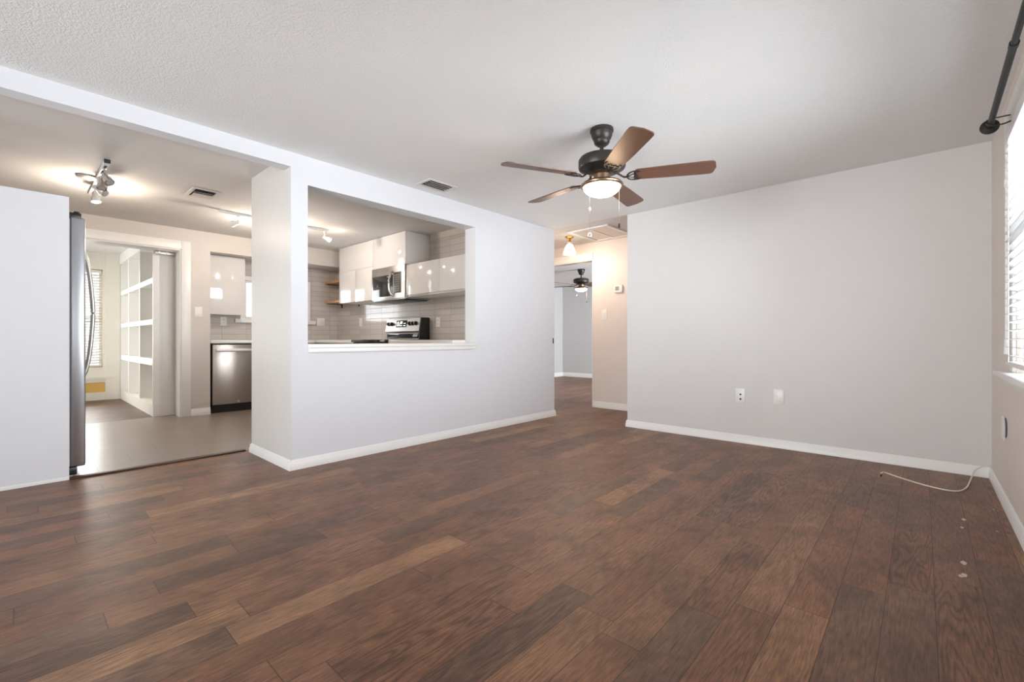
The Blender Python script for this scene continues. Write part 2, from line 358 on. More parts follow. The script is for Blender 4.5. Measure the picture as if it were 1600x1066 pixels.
# kitchen walls
w = MB(); w.box(-6.82, XK, 1.341, 1.64, 0, H).box(-6.82, XK, -0.75, 1.341, 2.0, H).box(-6.82, XK, -0.75, -0.15, 0, H).box(-6.62, XK, 1.64, YT, 2.025, H).box(-7.10, -6.62, 1.64, YT, 2.035, H)
struct('wall_kitchen', w, 'greige')
w = MB(); w.box(-7.22, XT, 1.52, 2.19, 0, H).box(-7.22, XT, 2.19, 3.05, 0, 1.22).box(-7.22, XT, 2.19, 3.05, 1.77, H).box(-7.22, XT, 3.05, YT + 0.1, 0, H)
struct('wall_sink', w, 'ty')
struct('wall_recess', B(XT, -6.82, 1.52, 1.64, 0, 2.035), 'greige')
struct('wall_range', B(XT, -3.47, YT, YT + 0.1, 0, 2.185).box(XT, -3.47, YT + 0.004, YT + 0.1, 2.185, H), 'tx')
struct('trim_2', B(-4.62, -3.47, YT - 0.012, YT - 0.001, 2.185, H), 'greige')
struct('wall_fridge', B(-6.82, XP, -0.75, -0.62, 0, H), 'greige')
# hall
struct('wall_hall', B(-3.354, 0.5, YH, YH + 0.12, 0, H + 0.008).box(-4.30, -3.354, YH, YH + 0.12, 2.035, H + 0.008).box(-6.9, -4.30, YH, YH + 0.12, 0, H + 0.008), 'hall')
struct('wall_hall_left', B(-7.1, -3.47, 4.30, 4.42, 0, H), 'hall')
struct('wall_hall_end', B(-1.2, -1.1, YB + 0.12, YH, 0, H).box(-5.3, -5.2, 4.42, YH, 0, H), 'hall')
# bedroom
w = MB(); w.box(-6.9, -6.75, YH + 0.12, 9.35, 0, H).box(-6.9, -1.8, 9.35, 9.47, 0, H)
w.box(-1.9, -1.8, YH + 0.12, 6.9, 0, H).box(-1.9, -1.8, 8.3, 9.35, 0, H).box(-1.9, -1.8, 6.9, 8.3, 0, 0.7).box(-1.9, -1.8, 6.9, 8.3, 2.05, H)
struct('wall_bedroom', w, 'bedroom')
# back room
w = MB(); w.box(-9.5, -9.35, 0.92, 1.5, 0, H).box(-9.5, -9.35, -0.25, 0.92, 0, 0.5).box(-9.5, -9.35, -0.25, 0.92, 2.0, H).box(-9.5, -9.35, -0.75, -0.25, 0, H)
struct('wall_back_room', w, 'yellow')
struct('wall_shelf_side', B(-9.5, -6.82, 1.45, 1.58, 0, H), 'cream')
w = MB(); w.box(-9.5, -8.6, -0.75, -0.62, 0, H).box(-7.4, -6.82, -0.75, -0.62, 0, H).box(-8.6, -7.4, -0.75, -0.62, 2.1, H)
struct('wall_yard', w, 'cream')

# baseboards
def base(name, a, b, n, h=0.072, t=0.015, mat='trim', ma=0, mb=0):
    a, b, n = Vector((*a, 0)), Vector((*b, 0)), Vector((*n, 0)); prof = [(0.0006, 0), (t, 0), (t, h * 0.52), (t * 0.75, h * 0.60), (t * 0.7, h * 0.86), (t * 0.3, h), (0.0006, h)]
    m = MB(); d = (b - a).normalized(); r = [[m.bm.verts.new(p + n * u + d * u * q + Vector((0, 0, v))) for u, v in prof] for p, q in ((a, -ma), (b, mb))]
    for i in range(len(prof)): j = (i + 1) % len(prof); m.bm.faces.new([r[0][i], r[0][j], r[1][j], r[1][i]])
    m.bm.faces.new(r[0]); m.bm.faces.new(r[1][::-1])
    return struct(name, m, mat)
base('baseboard_left', (XL, YS - 0.001), (XL, 4.42), (1, 0), ma=1, mb=1)
base('baseboard_pier', (-4.10, YS - 0.001), (XL, YS - 0.001), (0, -1), ma=1, mb=1)
base('baseboard_back', (-2.33, YB), (XR, YB), (0, -1), ma=1, mb=-1)
base('baseboard_right', (XR, YB), (XR, YR), (-1, 0), ma=-1)
base('baseboard_hall', (-3.354, YH), (-1.2, YH), (0, -1), h=0.085)
base('baseboard_kitchen', (XK, 1.437), (XK, 1.64), (1, 0), h=0.085)
base('baseboard_bedroom', (-6.75, 9.35), (-1.9, 9.35), (0, -1), h=0.10)
base('baseboard_bedroom_left', (-6.75, YH + 0.12), (-6.75, 9.35), (1, 0), h=0.10)
base('baseboard_alcove', (XP, -0.62), (XP, 0.245), (1, 0), h=0.022, t=0.008)
struct('baseboard_back_room', B(-9.35, -9.325, -0.6, 1.02, 0, 0.12), 'cream')
# cased opening to the back room, door head in the hall
struct('trim_3', B(XK, XK + 0.018, 1.341, 1.437, 0, 2.105, bev=0.003).box(XK, XK + 0.018, -0.25, 1.341, 2.005, 2.105, bev=0.003).box(-6.82, XK + 0.002, 1.329, 1.343, 0, 2.0).box(-6.82, XK + 0.002, -0.15, 1.33, 1.992, 2.004), 'trim')
struct('trim_4', B(-4.40, -3.354, YH - 0.014, YH, 2.035, 2.125, bev=0.003).box(-3.368, -3.352, YH - 0.006, YH + 0.13, 0, 2.035).box(-4.3, -3.36, YH - 0.002, YH + 0.12, 2.02, 2.036), 'trim')
# back room white window surround above the yellow strip
w = MB(); w.box(-9.349, -9.32, 0.915, 1.10, 0.35, 2.26).box(-9.349, -9.33, -0.62, 0.945, 0.27, 0.50).box(-9.349, -9.33, -0.62, 0.945, 2.0, 2.26).box(-9.345, -9.29, -0.62, 1.02, 0.325, 0.355)
struct('trim_5', w, 'cream')
struct('trim_6', B(-9.345, -9.30, 0.945, 1.12, 0.0, 2.26), 'cream')

# ------------------------------------------------------------------ windows and glass doors
def window_x(name, x0, x1, y0, y1, z0, z1, bar=0.045, mid=True):
    xm = (x0 + x1) / 2
    f = MB(); f.box(x0, x1, y0, y0 + bar, z0, z1).box(x0, x1, y1 - bar, y1, z0, z1).box(x0, x1, y0 + bar, y1 - bar, z0, z0 + bar).box(x0, x1, y0 + bar, y1 - bar, z1 - bar, z1)
    if mid: f.box(x0, x1, y0 + bar, y1 - bar, (z0 + z1) / 2 - 0.02, (z0 + z1) / 2 + 0.02)
    o = struct(name, f, 'trim'); obj('pane', B(xm - 0.003, xm + 0.003, y0 + bar, y1 - bar, z0 + bar, z1 - bar), 'pane', o, smooth=False); return o
w1 = window_x('window_1', 0.40, 0.45, 1.45, 3.32, 0.745, 1.99)
obj('window_sill', B(0.285, 0.40, 1.35, 3.60, 0.737, 0.765, bev=0.006).box(0.318, 0.3448, 1.40, 3.52, 0.70, 0.7365, bev=0.004), 'trim', w1)
obj('window_frame', B(0.318, 0.3449, 1.40, 3.50, 1.952, 2.10, bev=0.003).box(0.33, 0.3449, 3.322, 3.40, 0.766, 1.984, bev=0.003), 'trim', w1)
obj('shadow_gap', B(0.3165, 0.330, 1.41, 3.405, 1.942, 1.9515), 'black', w1)  # black strip standing in for the shaded gap under the head casing
window_x('window_2', 0.38, 0.43, -1.65, 0.15, 0.75, 2.0)
w3 = window_x('window_3', -7.20, -7.14, 2.19, 3.05, 1.22, 1.77, 0.035, False)
obj('window_sill', B(-7.14, -7.045, 2.06, 3.18, 1.165, 1.22, bev=0.004), 'trim', w3)
obj('window_frame', B(-7.10, -7.075, 2.13, 3.11, 1.77, 1.825).box(-7.10, -7.075, 2.13, 2.19, 1.221, 1.77).box(-7.10, -7.075, 3.05, 3.11, 1.221, 1.77), 'trim', w3)
window_x('window_4', -9.46, -9.40, -0.25, 0.92, 0.5, 2.0)
window_x('window_5', -1.88, -1.83, 6.9, 8.3, 0.7, 2.05)
def glass_door(name, x0, x1, y0, y1, z1, n):
    f = MB(); bar = 0.07
    xs = [x0 + (x1 - x0) * i / n for i in range(n + 1)]
    for a in xs: f.box(max(x0, a - bar / 2), min(x1, a + bar / 2), y0, y1, 0.0, z1)
    f.box(x0, x1, y0 + 0.002, y1 - 0.002, 0, 0.09).box(x0, x1, y0 + 0.002, y1 - 0.002, z1 - 0.07, z1)
    o = struct(name, f, 'trim'); ym = (y0 + y1) / 2
    for a, b in zip(xs, xs[1:]): obj('pane', B(a + 0.04, b - 0.04, ym - 0.003, ym + 0.003, 0.09, z1 - 0.07), 'pane', o, smooth=False)
    return o
glass_door('door_1', -3.3, -0.7, YR - 0.09, YR - 0.03, 2.12, 2)
glass_door('door_2', -8.6, -7.4, -0.71, -0.66, 2.1, 1)

# ------------------------------------------------------------------ blinds
def blinds(label, x, y0, y1, z0, z1, side, tilt, step, wand=True):
    t = thing('window_blind', label, 'blinds', (x, (y0 + y1) / 2, z0), 'white slatted window blinds')
    obj('head_rail', B(x - 0.022, x + 0.022, y0, y1, z1 - 0.045, z1, bev=0.003), 'plastic', t)
    obj('bottom_rail', B(x - 0.02, x + 0.02, y0, y1, z0, z0 + 0.022, bev=0.004), 'plastic', t)
    s = MB(); z = z0 + 0.05
    while z < z1 - 0.05:
        s.box(-0.024, 0.024, y0, y1, -0.0012, 0.0012, mat=Matrix.Translation((x, 0, z)) @ Matrix.Rotation(tilt, 4, 'Y')); z += step
    obj('slats', s, 'slat', t, smooth=False)
    for q in (0.06, 0.5, 0.94):
        yy = y0 + (y1 - y0) * q
        for d in (-0.021, 0.021): obj('ladder_cord', MB().cyl((x + d, yy, z0 + 0.02), (x + d, yy, z1 - 0.04), 0.0012, seg=6), 'plastic', t)
    if wand:
        yw = y1 + 0.045; xw = x + side * 0.012
        wd = MB().cyl((xw, yw, z0 + 0.13), (xw, yw, z1 - 0.02), 0.0065, seg=10); wd.cyl((xw, yw, 1.70), (xw, yw, 1.735), 0.010, seg=10)
        wd.tube([(xw, yw, z1 - 0.03), (xw, yw - 0.03, z1 - 0.01), (x, y1 - 0.005, z1 - 0.02)], 0.004, 6)
        w_ = obj('tilt_wand', wd, 'plastic', t)
        obj('wand_handle', MB().cyl((xw, yw, z0 + 0.055), (xw, yw, z0 + 0.135), 0.012, 0.008, 12), 'plastic', w_)
    return t
blinds('white slatted blinds on the living room window under the black rod', 0.328, 1.42, 3.32, 0.80, 1.940, -1, math.radians(8), 0.040)
blinds('white slatted blinds on the sunny window of the back room', -9.37, -0.24, 0.905, 0.52, 1.99, 1, math.radians(35), 0.042, False)

# ------------------------------------------------------------------ curtain rod
t = thing('curtain_rod', 'black curtain rod with round end cap above the window', 'curtain rod', (0.25, 3.29, 2.0))
P0 = Vector((0.252, 3.30, 2.003)); P1 = Vector((0.25, 1.2, 2.05)); rd = (P1 - P0).normalized()
obj('rod', MB().cyl(P0, P0 + rd * 0.82, 0.0125, seg=16).cyl(P0 + rd * 0.82, P1, 0.0105, seg=16).cyl(P0 + rd * 0.80, P0 + rd * 0.83, 0.0145, seg=16), 'iron', t)
obj('finial', MB().lathe([(0, -0.016), (0.026, -0.013), (0.036, -0.003), (0.036, 0.004), (0.024, 0.010), (0.014, 0.016), (0.014, 0.035), (0, 0.035)], P0 - rd * 0.01, 32, rd.to_track_quat('Z', 'Y').to_matrix().to_4x4()), 'iron', t)
for s_ in (0.06, 1.25):
    p = P0 + rd * s_; m = MB()
    m.tube(spline([(0.3449, p.y, p.z - 0.004), (0.30, p.y, p.z - 0.022), (0.255, p.y, p.z - 0.020), (0.236, p.y, p.z - 0.004), (0.240, p.y, p.z + 0.012)], 5), 0.0035, 8)
    m.tube([(0.3449, p.y + 0.02, p.z + 0.02), (0.25, p.y, p.z + 0.014)], 0.003, 8)
    m.box(0.338, 0.3449, p.y - 0.012, p.y + 0.03, p.z - 0.010, p.z + 0.045, bev=0.002)
    obj('bracket', m, 'iron', t)

# ------------------------------------------------------------------ ceiling fans
def make_fan(label, loc, phase, lit):
    t = thing('ceiling_fan', label, 'ceiling fan', loc, 'five-blade ceiling fans with bowl lights')
    L = dict(parent=t, local=True)
    obj('canopy', MB().lathe([(0, -0.001), (0.071, -0.001), (0.073, -0.008), (0.073, -0.020), (0.067, -0.026), (0.065, -0.044), (0.057, -0.064), (0.050, -0.072), (0.0495, -0.084), (0.044, -0.096), (0.030, -0.106), (0, -0.106)]), 'bronze', **L)
    obj('downrod', MB().cyl((0, 0, -0.10), (0, 0, -0.19), 0.0125, seg=18).cyl((0, 0, -0.165), (0, 0, -0.19), 0.022, 0.03, 18), 'bronze', **L)
    obj('motor_housing', MB().lathe([(0, -0.160), (0.05, -0.165), (0.10, -0.172), (0.137, -0.185), (0.146, -0.198), (0.147, -0.240), (0.142, -0.252), (0.120, -0.265), (0.088, -0.276), (0.07, -0.280), (0, -0.280)], seg=56), 'bronze', **L)
    vents = MB()
    for i in range(28):
        a = 2 * PI * i / 28; vents.box(0.092, 0.128, -0.004, 0.004, -0.004, 0.002, mat=Matrix.Rotation(a, 4, 'Z') @ Matrix.Translation((0, 0, -0.268)) @ Matrix.Rotation(math.radians(-22), 4, 'Y') @ Matrix.Translation((0, 0, 0.0)))
    obj('vent_slots', vents, 'slot', **L)
    obj('switch_housing', MB().lathe([(0, -0.279), (0.070, -0.279), (0.072, -0.287), (0.054, -0.292), (0.052, -0.325), (0.058, -0.334), (0, -0.334)]), 'bronze2', **L)
    obj('light_fitter', MB().lathe([(0.03, -0.333), (0.085, -0.335), (0.124, -0.345), (0.133, -0.356), (0.131, -0.364), (0.122, -0.369), (0.118, -0.366), (0.10, -0.352), (0.03, -0.345)], seg=56), 'bronze2', **L)
    bl = [(0.1165, -0.3655)] + [(0.1165 * math.cos(a), -0.3655 - 0.062 * math.sin(a)) for a in [PI / 2 * i / 10 for i in range(1, 10)]] + [(0, -0.4275)]
    obj('glass_bowl', MB().lathe(bl, seg=48), 'bowl', **L)
    for i in range(5):
        R_ = Matrix.Rotation(math.radians(phase + 72 * i + (4.0 if i == 4 else 0)), 4, 'Z') @ Matrix.Translation((0, 0, -0.306)) @ Matrix.Rotation(math.radians(-12), 4, 'X')
        # blade outline, root to rounded tip
        o = [(0.205, -0.048), (0.22, -0.054), (0.40, -0.062), (0.60, -0.067)] + [(0.66 - 0.028 + 0.028 * math.sin(a), -0.067 + 0.028 - 0.028 * math.cos(a)) for a in [PI / 2 * k / 6 for k in range(1, 7)]]
        o += [(0.668, 0.0)] + [(x, -y) for x, y in o[::-1]]
        b = obj('blade', MB().prism(o, -0.003, 0.003), 'blade', t, local=True); b.matrix_local = R_
        # forged iron: arm, scroll loop and blade pad
        k = MB(); k.tube(spline([(0.072, 0, 0.036), (0.105, 0, 0.012), (0.135, 0, -0.010), (0.16, 0, -0.010)], 5), 0.0085, 8, 0.6)
        for s_ in (-1, 1):
            k.tube(spline([(0.155, 0, -0.010), (0.163, 0.026 * s_, -0.009), (0.185, 0.043 * s_, -0.007), (0.215, 0.046 * s_, -0.006), (0.238, 0.040 * s_, -0.006)], 5), 0.006, 8, 0.6)
            k.tube(spline([(0.155, 0, -0.010), (0.175, 0.010 * s_, -0.009), (0.200, 0.020 * s_, -0.007), (0.222, 0.012 * s_, -0.006)], 4), 0.0045, 8, 0.6)
            k.cyl((0.222, 0.040 * s_, -0.009), (0.222, 0.040 * s_, -0.002), 0.007, seg=10)
        k.box(0.196, 0.212, -0.044, 0.044, -0.009, -0.0032, bev=0.002)
        br = obj('blade_bracket', k, 'bronze', t, local=True); br.matrix_local = R_
    for (cx_, cy_, ln, kind) in ((-0.082, -0.012, 0.285, 'ring'), (0.094, 0.052, 0.243, 'black')):
        ch = MB(); ch.cyl((cx_, cy_, -0.352), (cx_, cy_, -0.36 - ln), 0.0011, seg=6)
        q = obj('pull_chain', ch, 'nickel', t, local=True)
        if kind == 'ring':
            z = -0.36 - ln - 0.013; ring = [(cx_ + 0.74 * 0.011 * math.cos(a), cy_ + 0.67 * 0.011 * math.cos(a), z + 0.012 * math.sin(a)) for a in [2 * PI * i / 18 for i in range(19)]]
            obj('pull_ring', MB().tube(ring, 0.0035, 8), 'nickel', q, local=True)
            obj('chain_connector', MB().lathe([(0, -0.48), (0.006, -0.483), (0.008, -0.492), (0.006, -0.501), (0, -0.504)], (cx_, cy_, 0), 12), 'plastic', q, local=True)
        else:
            obj('pull_knob', MB().cyl((cx_, cy_, -0.36 - ln - 0.026), (cx_, cy_, -0.36 - ln), 0.0065, 0.005, 12), 'iron', q, local=True)
    l = bpy.data.lights.new('fan_bulb', 'POINT'); l.energy = lit; l.color = (1.0, 0.70, 0.42); l.shadow_soft_size = 0.05
    lo = bpy.data.objects.new('fan_bulb', l); COL.objects.link(lo); lo.parent = t; lo.location = (0, 0, -0.47)
    return t
fan = make_fan('dark bronze five-blade ceiling fan hanging in the living room', (-1.50, 2.497, H), 26.5, 3)
def copy_tree(o, parent=None):
    c = o.copy(); COL.objects.link(c); c.parent = parent
    for ch in list(o.children):
        copy_tree(ch, c)
    return c
fan2 = copy_tree(fan); fan2.location = (-4.79, 7.23, H); fan2.rotation_euler = (0, 0, math.radians(20))
fan2['label'] = 'small far ceiling fan seen through the hall doorway in the bedroom'

# ------------------------------------------------------------------ ceiling registers
def register(label, x0, x1, y0, y1, n, zc=H):
    t = thing('ceiling_vent', label, 'vent', ((x0 + x1) / 2, (y0 + y1) / 2, zc), 'ceiling air vents')
    b = 0.028; f = MB()
    f.box(x0, x1, y0, y0 + b, zc - 0.008, zc - 0.0005, bev=0.002).box(x0, x1, y1 - b, y1, zc - 0.008, zc - 0.0005, bev=0.002).box(x0, x0 + b, y0 + b, y1 - b, zc - 0.008, zc - 0.0005, bev=0.002).box(x1 - b, x1, y0 + b, y1 - b, zc - 0.008, zc - 0.0005, bev=0.002)
    obj('frame', f, 'ventw', t)
    obj('duct', B(x0 + b * 0.6, x1 - b * 0.6, y0 + b * 0.6, y1 - b * 0.6, zc - 0.0022, zc - 0.0006), 'duct', t)
    return t, b
t, b = register('white air vent with long slats on the living room ceiling', -3.195, -3.0, 2.30, 2.60, 4)
for i in range(4):
    x = -3.195 + b + 0.02 + i * (0.195 - 2 * b - 0.03) / 3.2
    obj('slat', MB().box(-0.010, 0.010, 2.335, 2.57, -0.0008, 0.0008, mat=Matrix.Translation((x, 0, H - 0.010)) @ Matrix.Rotation(math.radians(38), 4, 'Y')), 'ventg', t)
t, b = register('white air vent with dark opening on the kitchen ceiling', -5.0, -4.69, 1.045, 1.26, 3)
obj('damper_plate', B(-4.97, -4.86, 1.09, 1.235, H - 0.012, H - 0.004), 'ventg', t)
obj('slat', MB().box(-0.012, 0.012, 1.075, 1.232, -0.0008, 0.0008, mat=Matrix.Translation((-4.80, 0, H - 0.010)) @ Matrix.Rotation(math.radians(30), 4, 'Y')), 'ventg', t)

# ------------------------------------------------------------------ track lights
def spot(t, base, aim, lit, mat, z0=H - 0.028, arm=0.06, rad=0.030):
    base = Vector((base[0], base[1], z0)); aim = Vector(aim).normalized(); j = base + Vector((0, 0, -arm))
    q = aim.to_track_quat('Z', 'Y').to_matrix().to_4x4(); c = j + aim * 0.012
    h = obj('lamp_head', MB().lathe([(0, -0.03), (0.016, -0.028), (0.020, -0.01), (0.021, 0.012), (rad, 0.026), (rad + 0.002, 0.06), (rad - 0.001, 0.061), (rad - 0.003, 0.05), (0, 0.045)], c, 24, q), mat, t)
    obj('arm', MB().box(base.x - 0.02, base.x + 0.02, base.y - 0.011, base.y + 0.011, z0 - 0.014, z0, bev=0.003).tube(spline([base, base + Vector((0, 0, -arm * 0.6)), j], 4), 0.006, 8), mat, h)
    obj('bulb', MB().lathe([(0, 0.046), (rad - 0.004, 0.050), (rad - 0.006, 0.062), (0, 0.067)], c, 24, q), 'bulb' if lit else 'dim', h)
    if lit:
        l = bpy.data.lights.new('track_bulb', 'POINT'); l.energy = lit; l.color = (1.0, 0.85, 0.70); l.shadow_soft_size = 0.03
        lo = bpy.data.objects.new('track_bulb', l); COL.objects.link(lo); lo.location = c + aim * 0.11
    return h
t = thing('track_light', 'white and chrome track light with four swivel heads near the fridge', 'track light', (-5.0, 0.46, H), 'kitchen ceiling track lights')
obj('track', B(-5.55, -4.455, 0.445, 0.478, H - 0.028, H - 0.001, bev=0.003), 'plastic', t)
for a in (-4.56, -4.70): obj('slot', B(a - 0.03, a + 0.03, 0.455, 0.469, H - 0.0295, H - 0.027), 'slot', t)
obj('end_cap', B(-4.456, -4.448, 0.443, 0.480, H - 0.030, H - 0.001, bev=0.002), 'slot', t)
obj('ceiling_plate', MB().lathe([(0, 0), (0.07, -0.001), (0.068, -0.016), (0.05, -0.022), (0, -0.022)], (-5.04, 0.40, H), 32), 'nickel', t)
spot(t, (-4.60, 0.462), (0.55, 0.35, -0.75), 0, 'chrome')
spot(t, (-4.76, 0.462), (0.35, -0.05, -0.9), 0, 'nickel')
spot(t, (-5.22, 0.462), (0.15, 0.1, -1), 15, 'plastic')
spot(t, (-5.02, 0.462), (0.5, 0.5, -0.5), 0, 'plastic')
t = thing('track_light', 'long white track light by the range side of the kitchen', 'track light', (-5.33, 2.0, H), 'kitchen ceiling track lights')
obj('track', B(-5.35, -5.318, 1.405, 2.56, H - 0.026, H - 0.001, bev=0.003), 'plastic', t)
obj('slot', B(-5.338, -5.330, 1.43, 2.53, H - 0.0275, H - 0.0255), 'ventg', t)
spot(t, (-5.334, 1.585), (-0.5, -0.6, -0.25), 0, 'plastic', arm=0.07)
spot(t, (-5.334, 2.515), (0.25, 0.75, -0.35), 1.3, 'plastic', arm=0.07)
spot(t, (-5.334, 1.90), (-0.5, 0.3, -0.8), 32, 'plastic', arm=0.05)

# ------------------------------------------------------------------ hall ceiling lamp, hatch, thermostat
HX, HY = -3.40, 4.86
t = thing('ceiling_lamp', 'small brass ceiling lamp with white bell glass in the hall', 'ceiling lamp', (HX, HY, H + 0.007))
obj('base', MB().lathe([(0, 0.006), (0.058, 0.006), (0.060, -0.004), (0.045, -0.014), (0.028, -0.020), (0.02, -0.034), (0.026, -0.045), (0.018, -0.058), (0, -0.06)], (HX, HY, H), 36), 'brass', t)
obj('shade_holder', MB().lathe([(0, -0.060), (0.02, -0.062), (0.040, -0.088), (0.041, -0.100), (0.034, -0.1), (0.0, -0.092)], (HX, HY, H), 36), 'plastic', t)
obj('glass_shade', MB().lathe([(0.036, -0.098), (0.052, -0.125), (0.066, -0.160), (0.078, -0.200), (0.080, -0.222), (0.074, -0.222), (0.06, -0.17), (0.034, -0.103)], (HX, HY, H), 36), 'shade', t)
l = bpy.data.lights.new('hall_bulb', 'POINT'); l.energy = 20; l.color = (1.0, 0.76, 0.58); l.shadow_soft_size = 0.05
lo = bpy.data.objects.new('hall_bulb', l); COL.objects.link(lo); lo.location = (HX, HY, H - 0.24)
lo.parent = None
t = thing('attic_hatch', 'white framed attic hatch in the hall ceiling', 'hatch', (-2.98, 4.95, H + 0.007))
Z = H + 0.008
obj('frame', B(-3.27, -2.70, 4.62, 4.67, Z - 0.016, Z - 0.0005, bev=0.003).box(-3.27, -2.70, 5.25, 5.30, Z - 0.016, Z - 0.0005, bev=0.003).box(-2.75, -2.70, 4.67, 5.25, Z - 0.016, Z - 0.0005, bev=0.003).box(-3.27, -3.22, 4.67, 5.25, Z - 0.016, Z - 0.0005, bev=0.003), 'trim', t)
obj('panel', B(-3.215, -2.755, 4.675, 5.245, Z - 0.006, Z - 0.0005), 'hall', t)
obj('center_bar', B(-3.0, -2.97, 4.675, 5.245, Z - 0.012, Z - 0.006), 'trim', t)
t = thing('thermostat', 'square white thermostat high on the hall wall', 'thermostat', (-2.955, YH, 1.545))
obj('body', B(-3.02, -2.90, YH - 0.028, YH - 0.0005, 1.545, 1.645, bev=0.008), 'plastic', t)
obj('screen', B(-3.00, -2.945, YH - 0.0295, YH - 0.0275, 1.575, 1.628), 'lcd', t)

# ------------------------------------------------------------------ wall plates
def frame_m(p, n):   # local x = right along the wall, y = up, z = out of the wall
    n = Vector(n); up = Vector((0, 0, 1)); r = up.cross(n)
    return Matrix.Translation(p) @ Matrix((r, up, n)).transposed().to_4x4()
def plate(name, label, cat, p, n, w, h, kind, group=None):
    t = thing(name, label, cat, p, group); m = frame_m(Vector(p), n)
    obj('plate', MB().box(-w / 2, w / 2, -h / 2, h / 2, 0.0006, 0.0065, bev=0.0025, mat=m), 'plastic', t)
    if kind == 'outlet':
        for s_ in (-1, 1):
            so = obj('socket', MB().box(-0.017, 0.017, s_ * h * 0.18 - 0.014, s_ * h * 0.18 + 0.014, 0.006, 0.0085, bev=0.002, mat=m), 'plastic', t)
            for q in (-0.006, 0.006): obj('slot', MB().box(q - 0.0014, q + 0.0014, s_ * h * 0.18 - 0.005, s_ * h * 0.18 + 0.006, 0.008, 0.009, mat=m), 'slot', so)
    if kind == 'jack':
        for yy in (0.012, -0.03): obj('jack', MB().lathe([(0, 0.010), (0.004, 0.010), (0.009, 0.006)], (0, 0, 0), 14, m @ Matrix.Translation((0.004, yy, 0))), 'slot', t)
    if kind in ('switch', 'double'):
        for q in ((0,) if kind == 'switch' else (-0.022, 0.022)):
            obj('rocker', MB().box(q - 0.0155, q + 0.0155, -0.032, 0.032, 0.006, 0.0095, bev=0.002, mat=m), 'plastic', t)
    if kind == 'blank':
        for q in (0.04, -0.04): obj('screw', MB().cyl(m @ Vector((0, q, 0.006)), m @ Vector((0, q, 0.0072)), 0.003, seg=10), 'ventw', t)
    return t
G = 'white wall plates'
plate('wall_outlet', 'white jack plate low on the grey wall, left of the blank plate', 'outlet', (-1.215, YB, 0.423), (0, -1, 0), 0.082, 0.130, 'jack', G)
plate('blank_plate', 'plain white blank wall plate low on the grey wall', 'wall plate', (-0.908, YB, 0.438), (0, -1, 0), 0.080, 0.128, 'blank', G)
plate('light_switch', 'white light switch on the warm hall wall below the thermostat', 'light switch', (-3.178, YH, 1.263), (0, -1, 0), 0.085, 0.145, 'switch', G)
plate('light_switch', 'white light switch on the kitchen wall beside the wide cased doorway', 'light switch', (XK, 1.515, 1.265), (1, 0, 0), 0.078, 0.125, 'switch', G)
plate('wall_outlet', 'white outlet on grey tile between dishwasher counter and upper cabinet', 'outlet', (XT, 1.93, 1.178), (1, 0, 0), 0.078, 0.122, 'outlet', G)
plate('light_switch', 'double white switch plate on kitchen tile left of the floating shelves', 'light switch', (XT, 3.285, 1.205), (1, 0, 0), 0.122, 0.125, 'double', G)
plate('wall_outlet', 'white outlet on the tile backsplash left of the range', 'outlet', (-6.347, YT, 1.19), (0, -1, 0), 0.085, 0.13, 'outlet', G)
plate('wall_outlet', 'white outlet on the tile backsplash right of the range', 'outlet', (-4.473, YT, 1.145), (0, -1, 0), 0.080, 0.125, 'outlet', G)
# broken open box in the right wall
t = thing('wall_box', 'open wall box with bent white plate in the right wall below the window', 'wall plate', (XR, 3.73, 0.37))
m = frame_m(Vector((XR, 3.72, 0.432)), (-1, 0, 0))      # local +x runs towards the camera
cav = [(0.012 + 0.062 * math.cos(a), 0.012 + 0.050 * math.sin(a) - (0.012 if math.sin(a) < 0 else 0)) for a in [2 * PI * i / 28 for i in range(28)]]
obj('cavity', MB().prism(cav, 0.0006, 0.0018, m), 'slot', t)
flap = [(-0.075, -0.060), (-0.004, -0.068), (0.008, -0.03), (0.006, 0.02), (-0.012, 0.052), (-0.045, 0.066), (-0.075, 0.06)]
obj('bent_cover', MB().prism(flap, 0.002, 0.010, m), 'plastic', t)
tag(obj('strike_plate', B(-3.3149, -3.313, 4.385, 4.405, 0.88, 0.945, bev=0.0005), 'iron'), 'small dark strike plate on the white wall end by the hall', 'strike plate')

# ------------------------------------------------------------------ cable on the floor
pts = spline([(-0.205, 3.955, 0.012), (-0.205, 3.99, 0.018), (-0.185, 4.03, 0.012), (-0.12, 3.995, 0.004), (0.0, 3.895, 0.004), (0.10, 3.85, 0.004), (0.165, 3.875, 0.004), (0.205, 3.99, 0.006), (0.232, 4.18, 0.012), (0.262, 4.345, 0.045), (0.29, 4.378, 0.068), (0.322, 4.388, 0.082), (0.337, 4.393, 0.087)], 8)
t = thing('coax_cable', 'loose cream cable lying on the floor by the corner', 'cable', (0.0, 3.9, 0.0))
obj('cable', MB().tube(pts, 0.0042, 10), 'cable', t)
obj('connector', MB().cyl((-0.206, 3.935, 0.008), (-0.205, 3.96, 0.012), 0.0055, seg=12), 'iron', t)

# ------------------------------------------------------------------ threshold strip
tag(obj('threshold_strip', B(-4.222, -4.170, 0.245, YS - 0.02, 0.0005, 0.012, bev=0.004), 'threshold'), 'dark wooden threshold strip between plank floor and kitchen tile', 'threshold')

# ------------------------------------------------------------------ pass-through ledge
tag(obj('pass_through_ledge', B(-3.4685, -3.292, 1.4385, 3.1075, 0.866, 0.895, bev=0.003).box(-3.3145, -3.294, 1.4385, 3.10, 0.833, 0.8655, bev=0.003), 'trim'), 'white ledge along the bottom of the pass-through to the kitchen', 'ledge')

